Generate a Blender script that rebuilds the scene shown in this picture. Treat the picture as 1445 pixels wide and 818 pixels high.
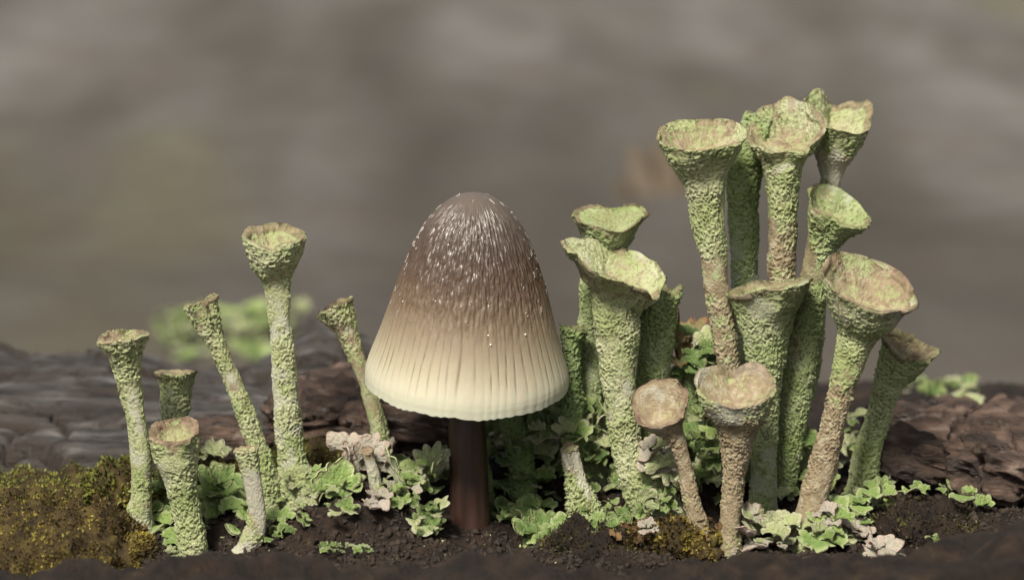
import bpy, math, random
import numpy as np
from mathutils import Vector, Matrix

# ------------------------------------------------------------------ scene, units: 1 Blender unit = 1 cm
S = bpy.context.scene
for o in list(bpy.data.objects): bpy.data.objects.remove(o)
S.unit_settings.system = 'METRIC'; S.unit_settings.scale_length = 0.01
COL = S.collection
rnd = random.Random(11); NPR = np.random.RandomState(5)
R = math.radians

# ------------------------------------------------------------------ camera (100 mm macro, 20 cm away)
W, H = 1445.0, 818.0
PITCH = R(11); DIST = 20.0; ZC = 1.9
F = np.array([0, math.cos(PITCH), -math.sin(PITCH)]); RT = np.array([1.0, 0, 0]); UP = np.array([0, math.sin(PITCH), math.cos(PITCH)])
CAM = np.array([0, 0, ZC]) - DIST * F
cam_d = bpy.data.cameras.new('camera'); cam = bpy.data.objects.new('camera', cam_d); COL.objects.link(cam)
cam.location = CAM; cam.rotation_euler = (R(90) - PITCH, 0, 0)
cam_d.lens = 100; cam_d.sensor_width = 36; cam_d.clip_start = 0.5; cam_d.clip_end = 6000
cam_d.dof.use_dof = True; cam_d.dof.focus_distance = DIST - 0.1; cam_d.dof.aperture_fstop = 0.40
S.camera = cam

# ------------------------------------------------------------------ overcast sky, soft sun, exposure
SUN_EL, SUN_AZ = R(52), R(205)          # azimuth clockwise from +Y
wd = bpy.data.worlds.new('World'); S.world = wd; wd.use_nodes = True
nt = wd.node_tree; nt.nodes.clear()
sky = nt.nodes.new('ShaderNodeTexSky'); sky.sky_type = 'NISHITA'; sky.sun_disc = False
sky.sun_elevation = SUN_EL; sky.sun_rotation = SUN_AZ; sky.dust_density = 4.0; sky.ozone_density = 1.0
hsv = nt.nodes.new('ShaderNodeHueSaturation'); hsv.inputs['Saturation'].default_value = 0.25
bg = nt.nodes.new('ShaderNodeBackground'); bg.inputs['Strength'].default_value = 0.058
wo = nt.nodes.new('ShaderNodeOutputWorld')
nt.links.new(sky.outputs[0], hsv.inputs['Color']); nt.links.new(hsv.outputs[0], bg.inputs['Color']); nt.links.new(bg.outputs[0], wo.inputs['Surface'])
sl = bpy.data.lights.new('sun', 'SUN'); sl.energy = 3.6; sl.angle = R(14); sl.color = (1.0, 0.93, 0.82)
sun = bpy.data.objects.new('sun', sl); COL.objects.link(sun)
sd = Vector((math.sin(SUN_AZ) * math.cos(SUN_EL), math.cos(SUN_AZ) * math.cos(SUN_EL), math.sin(SUN_EL)))
sun.rotation_euler = sd.to_track_quat('Z', 'Y').to_euler(); sun.location = sd * 60
S.view_settings.view_transform = 'Standard'; S.view_settings.look = 'None'
S.view_settings.gamma = 1.0; S.view_settings.use_curve_mapping = False
S.view_settings.exposure = 0.77

# ------------------------------------------------------------------ helpers
def at(px, py, Y):
    d = F + RT * ((px - W / 2) / W * 0.36) - UP * ((py - H / 2) / W * 0.36)
    t = (Y - CAM[1]) / d[1]
    return CAM + t * d
def upp(Y):                                  # units per photo pixel at depth Y
    return (DIST + Y * math.cos(PITCH)) * 0.36 / W

def _hash(ix, iy, iz, k):
    h = (ix.astype(np.int64) * 374761393 + iy.astype(np.int64) * 668265263 + iz.astype(np.int64) * 2147483647 + k * 974634777) & 0xffffffff
    h = ((h ^ (h >> 13)) * 1274126177) & 0xffffffff
    h = ((h ^ (h >> 16)) * 2246822519) & 0xffffffff
    return (h ^ (h >> 15)) & 0xffffffff
def perlin(P, k=0):
    P = np.asarray(P, float); I = np.floor(P).astype(np.int64); f = P - I
    u = f * f * f * (f * (f * 6 - 15) + 10); out = 0
    for dx in (0, 1):
        for dy in (0, 1):
            for dz in (0, 1):
                h = _hash(I[:, 0] + dx, I[:, 1] + dy, I[:, 2] + dz, k)
                a = (h & 0xffff) / 65535.0 * 2 * math.pi; z = ((h >> 16) & 0xffff) / 65535.0 * 2 - 1
                s = np.sqrt(1 - z * z)
                g = s * np.cos(a) * (f[:, 0] - dx) + s * np.sin(a) * (f[:, 1] - dy) + z * (f[:, 2] - dz)
                w = (u[:, 0] if dx else 1 - u[:, 0]) * (u[:, 1] if dy else 1 - u[:, 1]) * (u[:, 2] if dz else 1 - u[:, 2])
                out = out + w * g
    return out * 1.6
def fbm(P, k=0, o=4):
    a, s, r = 1.0, 1.0, 0
    for i in range(o):
        r = r + a * perlin(P * s, k + i); a *= .5; s *= 2.03
    return r
def worley(P, k=0):                          # F1, F2, cell hash
    P = np.asarray(P, float); I = np.floor(P).astype(np.int64)
    f1 = np.full(len(P), 9.0); f2 = np.full(len(P), 9.0); cid = np.zeros(len(P), np.int64)
    for dx in (-1, 0, 1):
        for dy in (-1, 0, 1):
            for dz in (-1, 0, 1):
                J = I + (dx, dy, dz); h = _hash(J[:, 0], J[:, 1], J[:, 2], k)
                q = np.stack([(h & 1023) / 1023.0, ((h >> 10) & 1023) / 1023.0, ((h >> 20) & 1023) / 1023.0], 1)
                d = np.sqrt(((J + q - P) ** 2).sum(1))
                m = d < f1
                f2 = np.where(m, f1, np.minimum(f2, d)); cid = np.where(m, h, cid); f1 = np.where(m, d, f1)
    return f1, f2, cid
def sstep(a, b, x):
    t = np.clip((np.asarray(x, float) - a) / (b - a), 0, 1); return t * t * (3 - 2 * t)

def mesh_from(name, V, Q, mats, attrs=None, T=None, mat_idx=None, smooth=True):
    """quads Q (n,4) and/or triangles T (n,3)"""
    me = bpy.data.meshes.new(name)
    Q = np.zeros((0, 4), np.int32) if Q is None else np.asarray(Q, np.int32).reshape(-1, 4)
    T = np.zeros((0, 3), np.int32) if T is None else np.asarray(T, np.int32).reshape(-1, 3)
    me.vertices.add(len(V)); me.vertices.foreach_set('co', np.ascontiguousarray(V, np.float32).ravel())
    me.loops.add(len(Q) * 4 + len(T) * 3); me.polygons.add(len(Q) + len(T))
    me.loops.foreach_set('vertex_index', np.concatenate([Q.ravel(), T.ravel()]).astype(np.int32))
    st = np.concatenate([np.arange(len(Q)) * 4, len(Q) * 4 + np.arange(len(T)) * 3]).astype(np.int32)
    me.polygons.foreach_set('loop_start', st)
    if smooth: me.polygons.foreach_set('use_smooth', np.ones(len(Q) + len(T), bool))
    for m in (mats if isinstance(mats, (list, tuple)) else [mats]): me.materials.append(m)
    if mat_idx is not None: me.polygons.foreach_set('material_index', np.asarray(mat_idx, np.int32))
    me.update(calc_edges=True); me.validate()
    for k, a in (attrs or {}).items():
        at_ = me.attributes.new(k, 'FLOAT', 'POINT'); at_.data.foreach_set('value', np.ascontiguousarray(a, np.float32))
    return me
def link(name, me, parent=None):
    o = bpy.data.objects.new(name, me); COL.objects.link(o)
    if parent is not None: o.parent = parent
    return o
def tag(o, label=None, cat=None, group=None, kind=None):
    if label: o['label'] = label
    if cat: o['category'] = cat
    if group: o['group'] = group
    if kind: o['kind'] = kind
    return o
def empty(name, loc):
    o = bpy.data.objects.new(name, None); o.location = loc; o.empty_display_size = .1; COL.objects.link(o); return o
def grid_quads(nr, nc, wrap):
    r = np.arange(nr - 1)[:, None]; c = np.arange(nc if wrap else nc - 1)[None, :]; c2 = (c + 1) % nc
    return np.stack([r * nc + c, r * nc + c2, (r + 1) * nc + c2, (r + 1) * nc + c], -1).reshape(-1, 4)
def grid_normals(P, wrap):                   # P (nr,nc,3)
    du = np.gradient(P, axis=0)
    dv = (np.roll(P, -1, 1) - np.roll(P, 1, 1)) if wrap else np.gradient(P, axis=1)
    n = np.cross(dv, du); return n / (np.linalg.norm(n, axis=2, keepdims=True) + 1e-9)

# ------------------------------------------------------------------ materials
class NT:
    def __init__(s, name):
        s.m = bpy.data.materials.new(name); s.m.use_nodes = True; s.t = s.m.node_tree
        s.b = s.t.nodes['Principled BSDF']; s.tc = s.t.nodes.new('ShaderNodeTexCoord')
    def n(s, typ, **kw):
        x = s.t.nodes.new(typ)
        for k, v in kw.items():
            if k in x.inputs: x.inputs[k].default_value = v
            else: setattr(x, k, v)
        return x
    def l(s, a, b): s.t.links.new(a, b)
    def noise(s, scale, detail=4, rough=.55, stretch=None, coord='Object', dist=0):
        x = s.n('ShaderNodeTexNoise', Scale=scale, Detail=detail, Roughness=rough, Distortion=dist)
        src = s.tc.outputs[coord]
        if stretch:
            mp = s.n('ShaderNodeMapping'); mp.inputs['Scale'].default_value = stretch; s.l(src, mp.inputs[0]); src = mp.outputs[0]
        s.l(src, x.inputs['Vector']); return x.outputs['Fac']
    def voro(s, scale, feature='F1', stretch=None):
        x = s.n('ShaderNodeTexVoronoi', Scale=scale, feature=feature); src = s.tc.outputs['Object']
        if stretch:
            mp = s.n('ShaderNodeMapping'); mp.inputs['Scale'].default_value = stretch; s.l(src, mp.inputs[0]); src = mp.outputs[0]
        s.l(src, x.inputs['Vector']); return x.outputs['Distance']
    def attr(s, name): return s.n('ShaderNodeAttribute', attribute_name=name).outputs['Fac']
    def ramp(s, fac, stops, interp='LINEAR'):
        x = s.n('ShaderNodeValToRGB'); x.color_ramp.interpolation = interp; e = x.color_ramp.elements
        while len(e) < len(stops): e.new(.5)
        for q, (p, c) in zip(e, stops):
            q.position = p; q.color = (*c, 1) if not isinstance(c, (int, float)) else (c, c, c, 1)
        s.l(fac, x.inputs[0]); return x.outputs[0]
    def mix(s, fac, a, b, mode='MIX'):
        x = s.n('ShaderNodeMix', data_type='RGBA', blend_type=mode)
        for i, v in ((0, fac), (6, a), (7, b)):
            if hasattr(v, 'links'): s.l(v, x.inputs[i])
            elif i == 0: x.inputs[0].default_value = v
            else: x.inputs[i].default_value = (*v, 1)
        return x.outputs[2]
    def math(s, op, a, b=0.0):
        x = s.n('ShaderNodeMath', operation=op)
        for i, v in ((0, a), (1, b)):
            if hasattr(v, 'links'): s.l(v, x.inputs[i])
            else: x.inputs[i].default_value = v
        return x.outputs[0]
    def bump(s, h, strength=.5, dist=.02, prev=None):
        x = s.n('ShaderNodeBump', Strength=strength, Distance=dist); s.l(h, x.inputs['Height'])
        if prev is not None: s.l(prev, x.inputs['Normal'])
        return x.outputs[0]
    def done(s, col=None, rough=.8, nor=None, spec=.3, **kw):
        if col is not None:
            if hasattr(col, 'links'): s.l(col, s.b.inputs['Base Color'])
            else: s.b.inputs['Base Color'].default_value = (*col, 1)
        if hasattr(rough, 'links'): s.l(rough, s.b.inputs['Roughness'])
        else: s.b.inputs['Roughness'].default_value = rough
        s.b.inputs['Specular IOR Level'].default_value = spec
        if nor is not None: s.l(nor, s.b.inputs['Normal'])
        for k, v in kw.items(): s.b.inputs[k.replace('_', ' ')].default_value = v
        return s.m

def mat_podetium():
    k = NT('lichen_crust')
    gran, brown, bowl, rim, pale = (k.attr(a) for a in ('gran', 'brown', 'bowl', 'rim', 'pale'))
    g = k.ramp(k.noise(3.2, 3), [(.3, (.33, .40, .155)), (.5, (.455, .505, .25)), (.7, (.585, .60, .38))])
    g = k.mix(k.ramp(gran, [(.06, 0.0), (.38, 1.0)]), k.mix(.7, g, (.15, .135, .06)), g)  # gaps between granules: brown medulla, darkened to add painted crevice shade
    g = k.mix(k.math('MULTIPLY', bowl, .55), g, (.42, .35, .21))
    bn = k.ramp(k.math('ADD', brown, k.math('MULTIPLY', k.math('SUBTRACT', k.noise(13, 6, .72), .5), 2.0)), [(.38, 0.0), (.62, 1.0)])
    bc = k.ramp(k.noise(14, 3), [(.3, (.23, .15, .10)), (.55, (.38, .285, .19)), (.75, (.52, .46, .34))])
    c = k.mix(k.math('MULTIPLY', bn, .85), g, bc)
    pn = k.ramp(k.math('ADD', pale, k.math('MULTIPLY', k.math('SUBTRACT', k.noise(6, 3), .5), 1.4)), [(.4, 0.0), (.6, 1.0)])
    c = k.mix(k.math('MULTIPLY', pn, .75), c, (.56, .55, .44))
    rc = k.ramp(k.noise(16, 4), [(.38, (.11, .06, .038)), (.62, (.34, .235, .165))])
    c = k.mix(k.math('MULTIPLY', rim, .9), c, rc)
    nb = k.bump(k.noise(85, 4, .7, dist=.4), 1.0, .022)
    return k.done(c, .8, nb, .3)
M_POD = mat_podetium()
def mat_scaled(name, stops, nscale=4, bs=30, rough=.8, spec=.3, bstr=.5, bdist=.02, detail=5, stretch=None, **kw):
    k = NT(name)
    c = k.ramp(k.noise(nscale, detail, .6, stretch), stops)
    nb = k.bump(k.noise(bs, 6, .65, stretch), bstr, bdist)
    return k.done(c, rough, nb, spec, **kw)
M_SOIL = mat_scaled('dark_soil', [(.3, (.006, .004, .0025)), (.47, (.017, .010, .006)), (.62, (.036, .021, .012)), (.75, (.08, .055, .026))], 5, 26, .7, .35, 1.0, .07)
M_CRUMB = mat_scaled('soil_crumb', [(.3, (.012, .008, .005)), (.6, (.035, .022, .014)), (.8, (.08, .055, .03))], 6, 60, .6, .45, 1.0, .02)
M_MOSSB = mat_scaled('moss_bed', [(.3, (.018, .012, .006)), (.5, (.05, .034, .012)), (.66, (.10, .075, .02)), (.8, (.17, .15, .04))], 7, 40, .85, .25, .9, .03)
M_MOSST = mat_scaled('moss_leaf', [(.38, (.018, .011, .004)), (.5, (.085, .058, .013)), (.62, (.25, .20, .035))], 5, 30, .7, .3, .2, .01)
M_MOSSG = mat_scaled('green_moss_leaf', [(.3, (.03, .034, .008)), (.5, (.10, .105, .018)), (.7, (.26, .25, .05))], 5, 30, .7, .3, .2, .01)
M_MOSSD = mat_scaled('dark_moss_leaf', [(.3, (.012, .010, .006)), (.55, (.04, .032, .012)), (.75, (.12, .11, .03))], 6, 30, .7, .3, .2, .01)
M_DEBRIS = mat_scaled('rotten_debris', [(.3, (.07, .04, .015)), (.5, (.26, .15, .06)), (.7, (.42, .29, .15))], 8, 30, .75, .35, .8, .03)
def mat_wood():
    k = NT('weathered_wood'); st = (.35, 2.2, 1.5)
    g = k.noise(3.0, 8, .62, st)
    c = k.ramp(g, [(.36, (.018, .014, .011)), (.46, (.06, .053, .047)), (.56, (.115, .106, .099)), (.69, (.30, .285, .27))])
    c = k.mix(k.ramp(k.noise(1.3, 3), [(.55, 0.0), (.78, .6)]), c, (.09, .065, .05))
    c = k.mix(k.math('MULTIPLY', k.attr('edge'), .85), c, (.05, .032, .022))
    nb = k.bump(k.noise(9, 8, .75, (.22, 3, 2)), 1.0, .08); nb = k.bump(k.noise(40, 4), .3, .01, nb)
    return k.done(c, k.ramp(g, [(.3, .65), (.7, .4)]), nb, .45)
M_WOOD = mat_wood()
def mat_bark():
    k = NT('dark_bark')
    g = k.noise(4.0, 8, .65, (.5, 2.0, 2.0))
    c = k.ramp(g, [(.34, (.016, .010, .007)), (.48, (.05, .030, .020)), (.60, (.12, .076, .054)), (.74, (.26, .21, .175))])
    nb = k.bump(k.noise(14, 7, .7, (.3, 2, 2)), .9, .04)
    return k.done(c, .34, nb, .5)
M_BARK = mat_bark()
def mat_far():
    k = NT('forest_floor')
    a = k.noise(.22, 3, .45, (1.0, .16, 1)); b = k.noise(.13, 3, .5, (1.0, .18, 1)); d = k.noise(.9, 5, .6)
    c = k.ramp(a, [(.28, (.040, .036, .029)), (.43, (.074, .068, .060)), (.55, (.104, .097, .090)), (.70, (.145, .138, .131))])
    c = k.mix(k.ramp(b, [(.52, 0.0), (.66, .7)]), c, (.095, .088, .042))
    c = k.mix(k.ramp(d, [(.45, 0.0), (.7, .5)]), c, (.06, .045, .03))
    sx = k.n('ShaderNodeSeparateXYZ'); k.l(k.tc.outputs['Object'], sx.inputs[0])
    yy = k.math('MULTIPLY', k.math('ADD', sx.outputs[1], k.math('MULTIPLY', k.math('SUBTRACT', k.noise(.16, 3), .5), 26)), .02)
    c = k.mix(k.ramp(yy, [(.36, .62), (.66, 0.0)]), c, (.042, .035, .027))
    return k.done(c, .85, k.bump(d, .5, .3), .3)
M_FAR = mat_far()
def mat_lobe(name, top, edge, dark, trans=.12):
    k = NT(name); oi = k.n('ShaderNodeObjectInfo')
    c = k.mix(oi.outputs['Random'], dark, top)
    c = k.mix(k.ramp(k.noise(3.0, 3), [(.35, 0.0), (.7, .6)]), c, top)
    c = k.mix(k.ramp(k.attr('edge'), [(.72, 0.0), (1.0, .8)]), c, edge)
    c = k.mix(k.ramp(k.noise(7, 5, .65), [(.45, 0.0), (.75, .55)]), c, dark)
    nb = k.bump(k.noise(7, 5, .6), .8, .05)
    return k.done(c, .6, nb, .4, Subsurface_Weight=trans, Subsurface_Scale=.05)
LOBE_MATS = {
 'bright': (mat_lobe('bright_lobe', (.28, .38, .11), (.47, .49, .27), (.13, .21, .055)), mat_lobe('bright_lobe_under', (.38, .40, .26), (.42, .42, .30), (.28, .32, .18))),
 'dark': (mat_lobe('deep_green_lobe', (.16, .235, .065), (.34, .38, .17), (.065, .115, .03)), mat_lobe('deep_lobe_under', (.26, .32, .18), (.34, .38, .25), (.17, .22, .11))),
 'pale': (mat_lobe('pale_lobe', (.39, .42, .21), (.54, .51, .37), (.23, .28, .11)), mat_lobe('pale_lobe_under', (.44, .42, .34), (.48, .42, .34), (.33, .33, .24))),
 'white': (mat_lobe('whitish_lobe', (.44, .39, .33), (.50, .38, .31), (.32, .31, .22)), mat_lobe('whitish_lobe_under', (.48, .41, .36), (.48, .38, .33), (.38, .30, .25))),
 'tan': (mat_lobe('tan_lobe', (.24, .20, .09), (.34, .15, .07), (.12, .14, .05)), mat_lobe('tan_lobe_under', (.36, .22, .13), (.36, .2, .13), (.28, .17, .10))),
}

# ------------------------------------------------------------------ lichen podetia: specification in photo pixels
# key: (depth Y, lean in depth, [(px, py, r)...] base -> under the cup, cup first index, rim dict, looks)
POD = {
 'A': dict(Y=-.30, pts=[(203,768,26),(198,730,22),(201,690,18),(197,620,17.5),(187,560,17),(181,525,18),(178,505,22)], cup=5, rim=dict(c=(173,472), r=35, lean=-4, tilt=13, d=24, wob=.10), pale=[(.0,.5),(.25,.1)], brown=[(0,.1),(.9,.1),(1,.35)],
   label='knobbly green cup lichen stalk leaning beside the olive moss cushion'),
 'B': dict(Y=.25, pts=[(250,720,18),(247,660,17),(246,600,18),(247,570,19),(248,548,23)], cup=3, rim=dict(c=(248,524), r=30, lean=0, tilt=3, d=20, wob=.05), brown=[(0,0),(1,.1)],
   label='short flat-topped green lichen cup rising behind the pink-rimmed cup'),
 'C': dict(Y=-.50, pts=[(277,800,26),(270,755,23),(260,705,23),(252,668,25),(248,645,31)], cup=3, rim=dict(c=(247,606), r=35, lean=-3, tilt=30, d=20, wob=.06), rimw=.11, brown=[(0,0),(.85,.05),(1,.45)],
   label='stout green lichen cup with a pinkish rim, in front of the flat-topped one'),
 'D': dict(Y=.05, pts=[(380,745,26),(378,700,22),(369,650,18),(355,608,16),(340,568,15),(323,525,14),(305,485,14),(294,458,18)], cup=6, rim=dict(c=(284,424), r=25, lean=-24, tilt=6, d=16, wob=.16), brown=[(0,0),(.6,.25),(1,.3)],
   label='thin curved green lichen stalk with a narrow top leaning towards the moss'),
 'E': dict(Y=.10, pts=[(432,722,40),(424,690,32),(412,645,21),(405,580,19),(399,510,18),(394,440,17),(390,398,20),(388,378,31),(386,357,39)], cup=6, rim=dict(c=(386,330), r=42, lean=3, tilt=22, d=26, wob=.06, notch=[(-90,25,-.20)]), pale=[(0,.1),(.3,.4),(.55,.3),(.8,.05)], brown=[(0,0),(1,.1)],
   label='tall straight pale green lichen with a round bowl-shaped cup, left of mushroom'),
 'F': dict(Y=-.62, pts=[(345,785,22),(352,770,18),(363,735,14),(360,700,14),(353,660,14)], cup=4, rim=dict(c=(348,632), r=15, lean=-5, tilt=12, d=6, wob=.12), pale=[(0,.35),(1,.3)], brown=[(0,.35),(1,.4)],
   label='short pale tan lichen stub without a cup, beside the curved stalk'),
 'G': dict(Y=.40, pts=[(548,665,15),(541,630,14),(527,575,12.5),(513,530,12),(497,490,12.5),(486,462,17)], cup=4, rim=dict(c=(472,430), r=27, lean=-27, tilt=5, d=14, wob=.12), brown=[(0,0),(.5,.3),(1,.35)],
   label='thin leaning green lichen stalk just beside the mushroom cap'),
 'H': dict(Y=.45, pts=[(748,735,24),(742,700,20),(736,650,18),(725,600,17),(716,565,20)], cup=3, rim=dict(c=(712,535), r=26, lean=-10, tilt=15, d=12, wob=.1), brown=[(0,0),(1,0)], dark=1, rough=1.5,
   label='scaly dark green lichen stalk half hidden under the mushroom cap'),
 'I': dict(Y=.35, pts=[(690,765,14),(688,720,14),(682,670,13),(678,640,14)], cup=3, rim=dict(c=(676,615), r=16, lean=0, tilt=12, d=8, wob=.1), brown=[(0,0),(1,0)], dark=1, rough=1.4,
   label='scaly green lichen stalk mostly hidden behind the mushroom stem'),
 'J': dict(Y=-.05, pts=[(830,765,30),(826,735,26),(818,695,20),(810,660,15)], cup=3, rim=dict(c=(803,632), r=12, lean=-12, tilt=22, d=5, wob=.2), pale=[(0,.1),(1,.35)], brown=[(0,-.2),(.7,.1),(1,1.1)], rough=1.7,
   label='short scaly lichen stub with a dark reddish tip among the leafy lobes'),
 'K': dict(Y=.50, pts=[(838,690,24),(832,600,22),(831,520,20),(834,450,20),(843,380,24),(852,345,32),(857,325,40)], cup=4, rim=dict(c=(860,302), r=53, lean=-4, tilt=20, d=9, flat=1, wob=.07, notch=[(-75,25,-.16),(75,22,-.12)]), bowlbrown=.15, brown=[(0,0),(.9,.05),(1,.4)], dark=.5,
   label='shallow plate-like lichen cup showing above the wide split funnel'),
 'L': dict(Y=-.05, pts=[(945,755,34),(928,720,38),(905,680,33),(888,640,24),(880,600,22),(873,540,26),(871,490,28),(869,440,33),(868,410,42)], cup=6, rim=dict(c=(866,368), r=78, lean=19, tilt=19, d=36, wob=.06, notch=[(-25,22,-.35),(-150,30,.12)]), brown=[(0,0),(.6,.12),(1,.15)],
   label='large green lichen with a wide split funnel, right beside the mushroom cap'),
 'M': dict(Y=.30, pts=[(812,650,17),(809,600,17),(807,540,16),(807,490,15)], cup=3, rim=dict(c=(808,462), r=16, lean=5, tilt=10, d=8, wob=.2), brown=[(0,0),(.8,0),(1,.4)], dark=1, rough=1.6,
   label='rough dark green lichen stub squeezed between mushroom cap and split funnel'),
 'N': dict(Y=.30, pts=[(915,650,24),(918,590,25),(923,530,26),(926,480,27),(929,440,27)], cup=4, rim=dict(c=(934,408), r=25, lean=18, tilt=7, d=12, wob=.2, notch=[(0,30,.5),(180,40,-.2)]), brown=[(0,.1),(1,.1)], dark=.6, rough=1.25,
   label='blunt green lichen stub standing against the back of the split funnel'),
 'O': dict(Y=-.50, pts=[(992,795,20),(986,745,17),(975,700,14),(966,655,13),(958,625,14),(948,604,20)], cup=4, rim=dict(c=(931,568), r=42, lean=-26, tilt=50, d=16, wob=.05), rimw=.06, bowlbrown=.65, brown=[(0,.45),(.3,.6),(.8,.95),(1,.8)],
   label='small brown-stalked lichen cup tilted open like a saucer'),
 'P': dict(Y=-.52, pts=[(1028,795,21),(1030,745,18),(1034,690,17),(1037,650,20),(1038,615,25),(1038,597,34),(1038,574,49)], cup=4, rim=dict(c=(1038,541), r=57, lean=0, tilt=32, d=26, wob=.04, notch=[(92,16,-.30),(150,20,.08),(45,25,.10)]), bowlbrown=.55, brown=[(0,.35),(.5,.75),(.8,.75),(.93,.3),(1,.35)], palecup=.35,
   label='brown-stalked lichen with a heart-notched cup, in front of the cluster'),
 'R': dict(Y=.10, pts=[(1074,760,24),(1077,700,22),(1078,620,21),(1079,550,23),(1081,505,26),(1082,470,35),(1083,440,45)], cup=4, rim=dict(c=(1085,402), r=61, lean=-11, tilt=5, d=30, wob=.05), brown=[(0,0),(.9,.05),(1,.3)], pale=[(0,.1),(.4,.3),(.6,.1)], dark=.25,
   label='plain green funnel-shaped lichen with a straight tilted rim, in the cluster middle'),
 'U': dict(Y=.20, pts=[(1040,660,18),(1032,560,18),(1022,465,17.5),(1012,412,18),(1007,370,20),(1003,323,25),(997,270,27),(993,240,36),(990,215,52)], cup=6, rim=dict(c=(989,188), r=62, lean=-2, tilt=25, d=30, wob=.05), bowlbrown=.45, brown=[(0,.5),(.35,.6),(.55,.45),(.75,.05),(1,.2)],
   label='tall lichen trumpet with an even round cup and brown-speckled lower stalk'),
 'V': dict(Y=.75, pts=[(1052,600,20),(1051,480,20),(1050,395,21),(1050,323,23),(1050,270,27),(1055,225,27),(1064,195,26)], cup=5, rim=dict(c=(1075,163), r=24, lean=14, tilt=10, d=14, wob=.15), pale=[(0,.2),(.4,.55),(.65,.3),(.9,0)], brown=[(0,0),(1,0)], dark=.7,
   label='shaded dark green lichen stalk behind the even round trumpet'),
 'W': dict(Y=.38, pts=[(1108,690,17),(1115,640,19),(1121,580,25),(1128,520,27),(1138,460,25),(1148,405,22),(1156,360,20),(1166,328,28)], cup=6, rim=dict(c=(1185,290), r=51, lean=27, tilt=28, d=24, wob=.06), bowlbrown=.25, brown=[(0,0),(.35,.1),(.75,.5),(.9,.25),(1,.2)], dark=.45, brownside=1,
   label='lichen with an oblique open cup on a thick stalk, behind the green funnel'),
 'X': dict(Y=.50, pts=[(1108,560,19),(1105,430,20),(1103,358,22),(1105,290,26),(1105,245,28),(1107,218,34)], cup=4, rim=dict(c=(1108,178), r=52, lean=-16, tilt=40, d=18, wob=.10, notch=[(100,45,.22),(-70,40,-.22),(165,22,-.15)]), bowlbrown=.4, brown=[(0,.3),(.55,.65),(.75,.1),(1,.3)], pale=[(0,0),(.7,.1),(.8,.3),(1,.1)],
   label='tall lichen with a wide folded lip, brown-mottled stalk beside the shaded one'),
 'Y': dict(Y=.72, pts=[(1135,560,20),(1150,420,19),(1164,320,18),(1172,265,17),(1174,238,19),(1175,214,29)], cup=4, rim=dict(c=(1181,160), r=50, lean=20, tilt=30, d=24, wob=.06, notch=[(85,16,-.25),(20,26,.42),(125,25,.25)]), brown=[(0,.2),(.86,.6),(.93,.05),(1,.05)], pale=[(0,.1),(.86,.75),(.93,0)], bowlbrown=.05,
   label='tallest lichen with a bright green two-lobed cup on a pale stalk'),
 'Z': dict(Y=-.35, pts=[(1128,790,38),(1133,765,32),(1141,728,25),(1158,670,23),(1174,610,21),(1189,548,22),(1203,495,25),(1212,466,31),(1218,442,51)], cup=6, rim=dict(c=(1228,398), r=73, lean=19, tilt=30, d=38, wob=.05), bowlbrown=.5, rimw=.07, brown=[(0,.25),(.3,.8),(.55,.75),(.75,.15),(1,.2)], palecup=.15,
   label='big lichen with a wide deep cup on a leaning brown stalk, cluster front'),
 'BB': dict(Y=-.02, pts=[(531,695,12),(527,670,11),(521,648,9.5)], cup=2, rim=dict(c=(517,634), r=10, lean=-10, tilt=25, d=5, wob=.15), pale=[(0,.8),(.7,.6),(1,.1)], brown=[(0,.3),(.6,.5),(1,1.2)], bowlbrown=1.3,
   label='tiny pinkish lichen stub with a red-brown tip among the white frills'),
 'CC': dict(Y=.45, pts=[(982,680,14),(978,620,13),(973,560,12),(971,525,12)], cup=3, rim=dict(c=(970,500), r=12, lean=-5, tilt=15, d=5, wob=.15), brown=[(0,0),(1,.3)], dark=1, rough=1.3,
   label='slim dark stub carrying the orange-tipped olive lobes'),
 'AA': dict(Y=.20, pts=[(1208,730,30),(1218,680,26),(1226,630,22),(1241,583,21),(1254,542,22),(1264,520,28),(1272,506,35)], cup=4, rim=dict(c=(1281,486), r=44, lean=27, tilt=22, d=24, wob=.09, notch=[(0,30,.25)]), bowlbrown=1.0, brown=[(0,0),(.9,.05),(1,.35)], dark=.2, rough=1.15,
   label='green lichen with a pink-orange cup, last of the cluster before the bark'),
}

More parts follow.
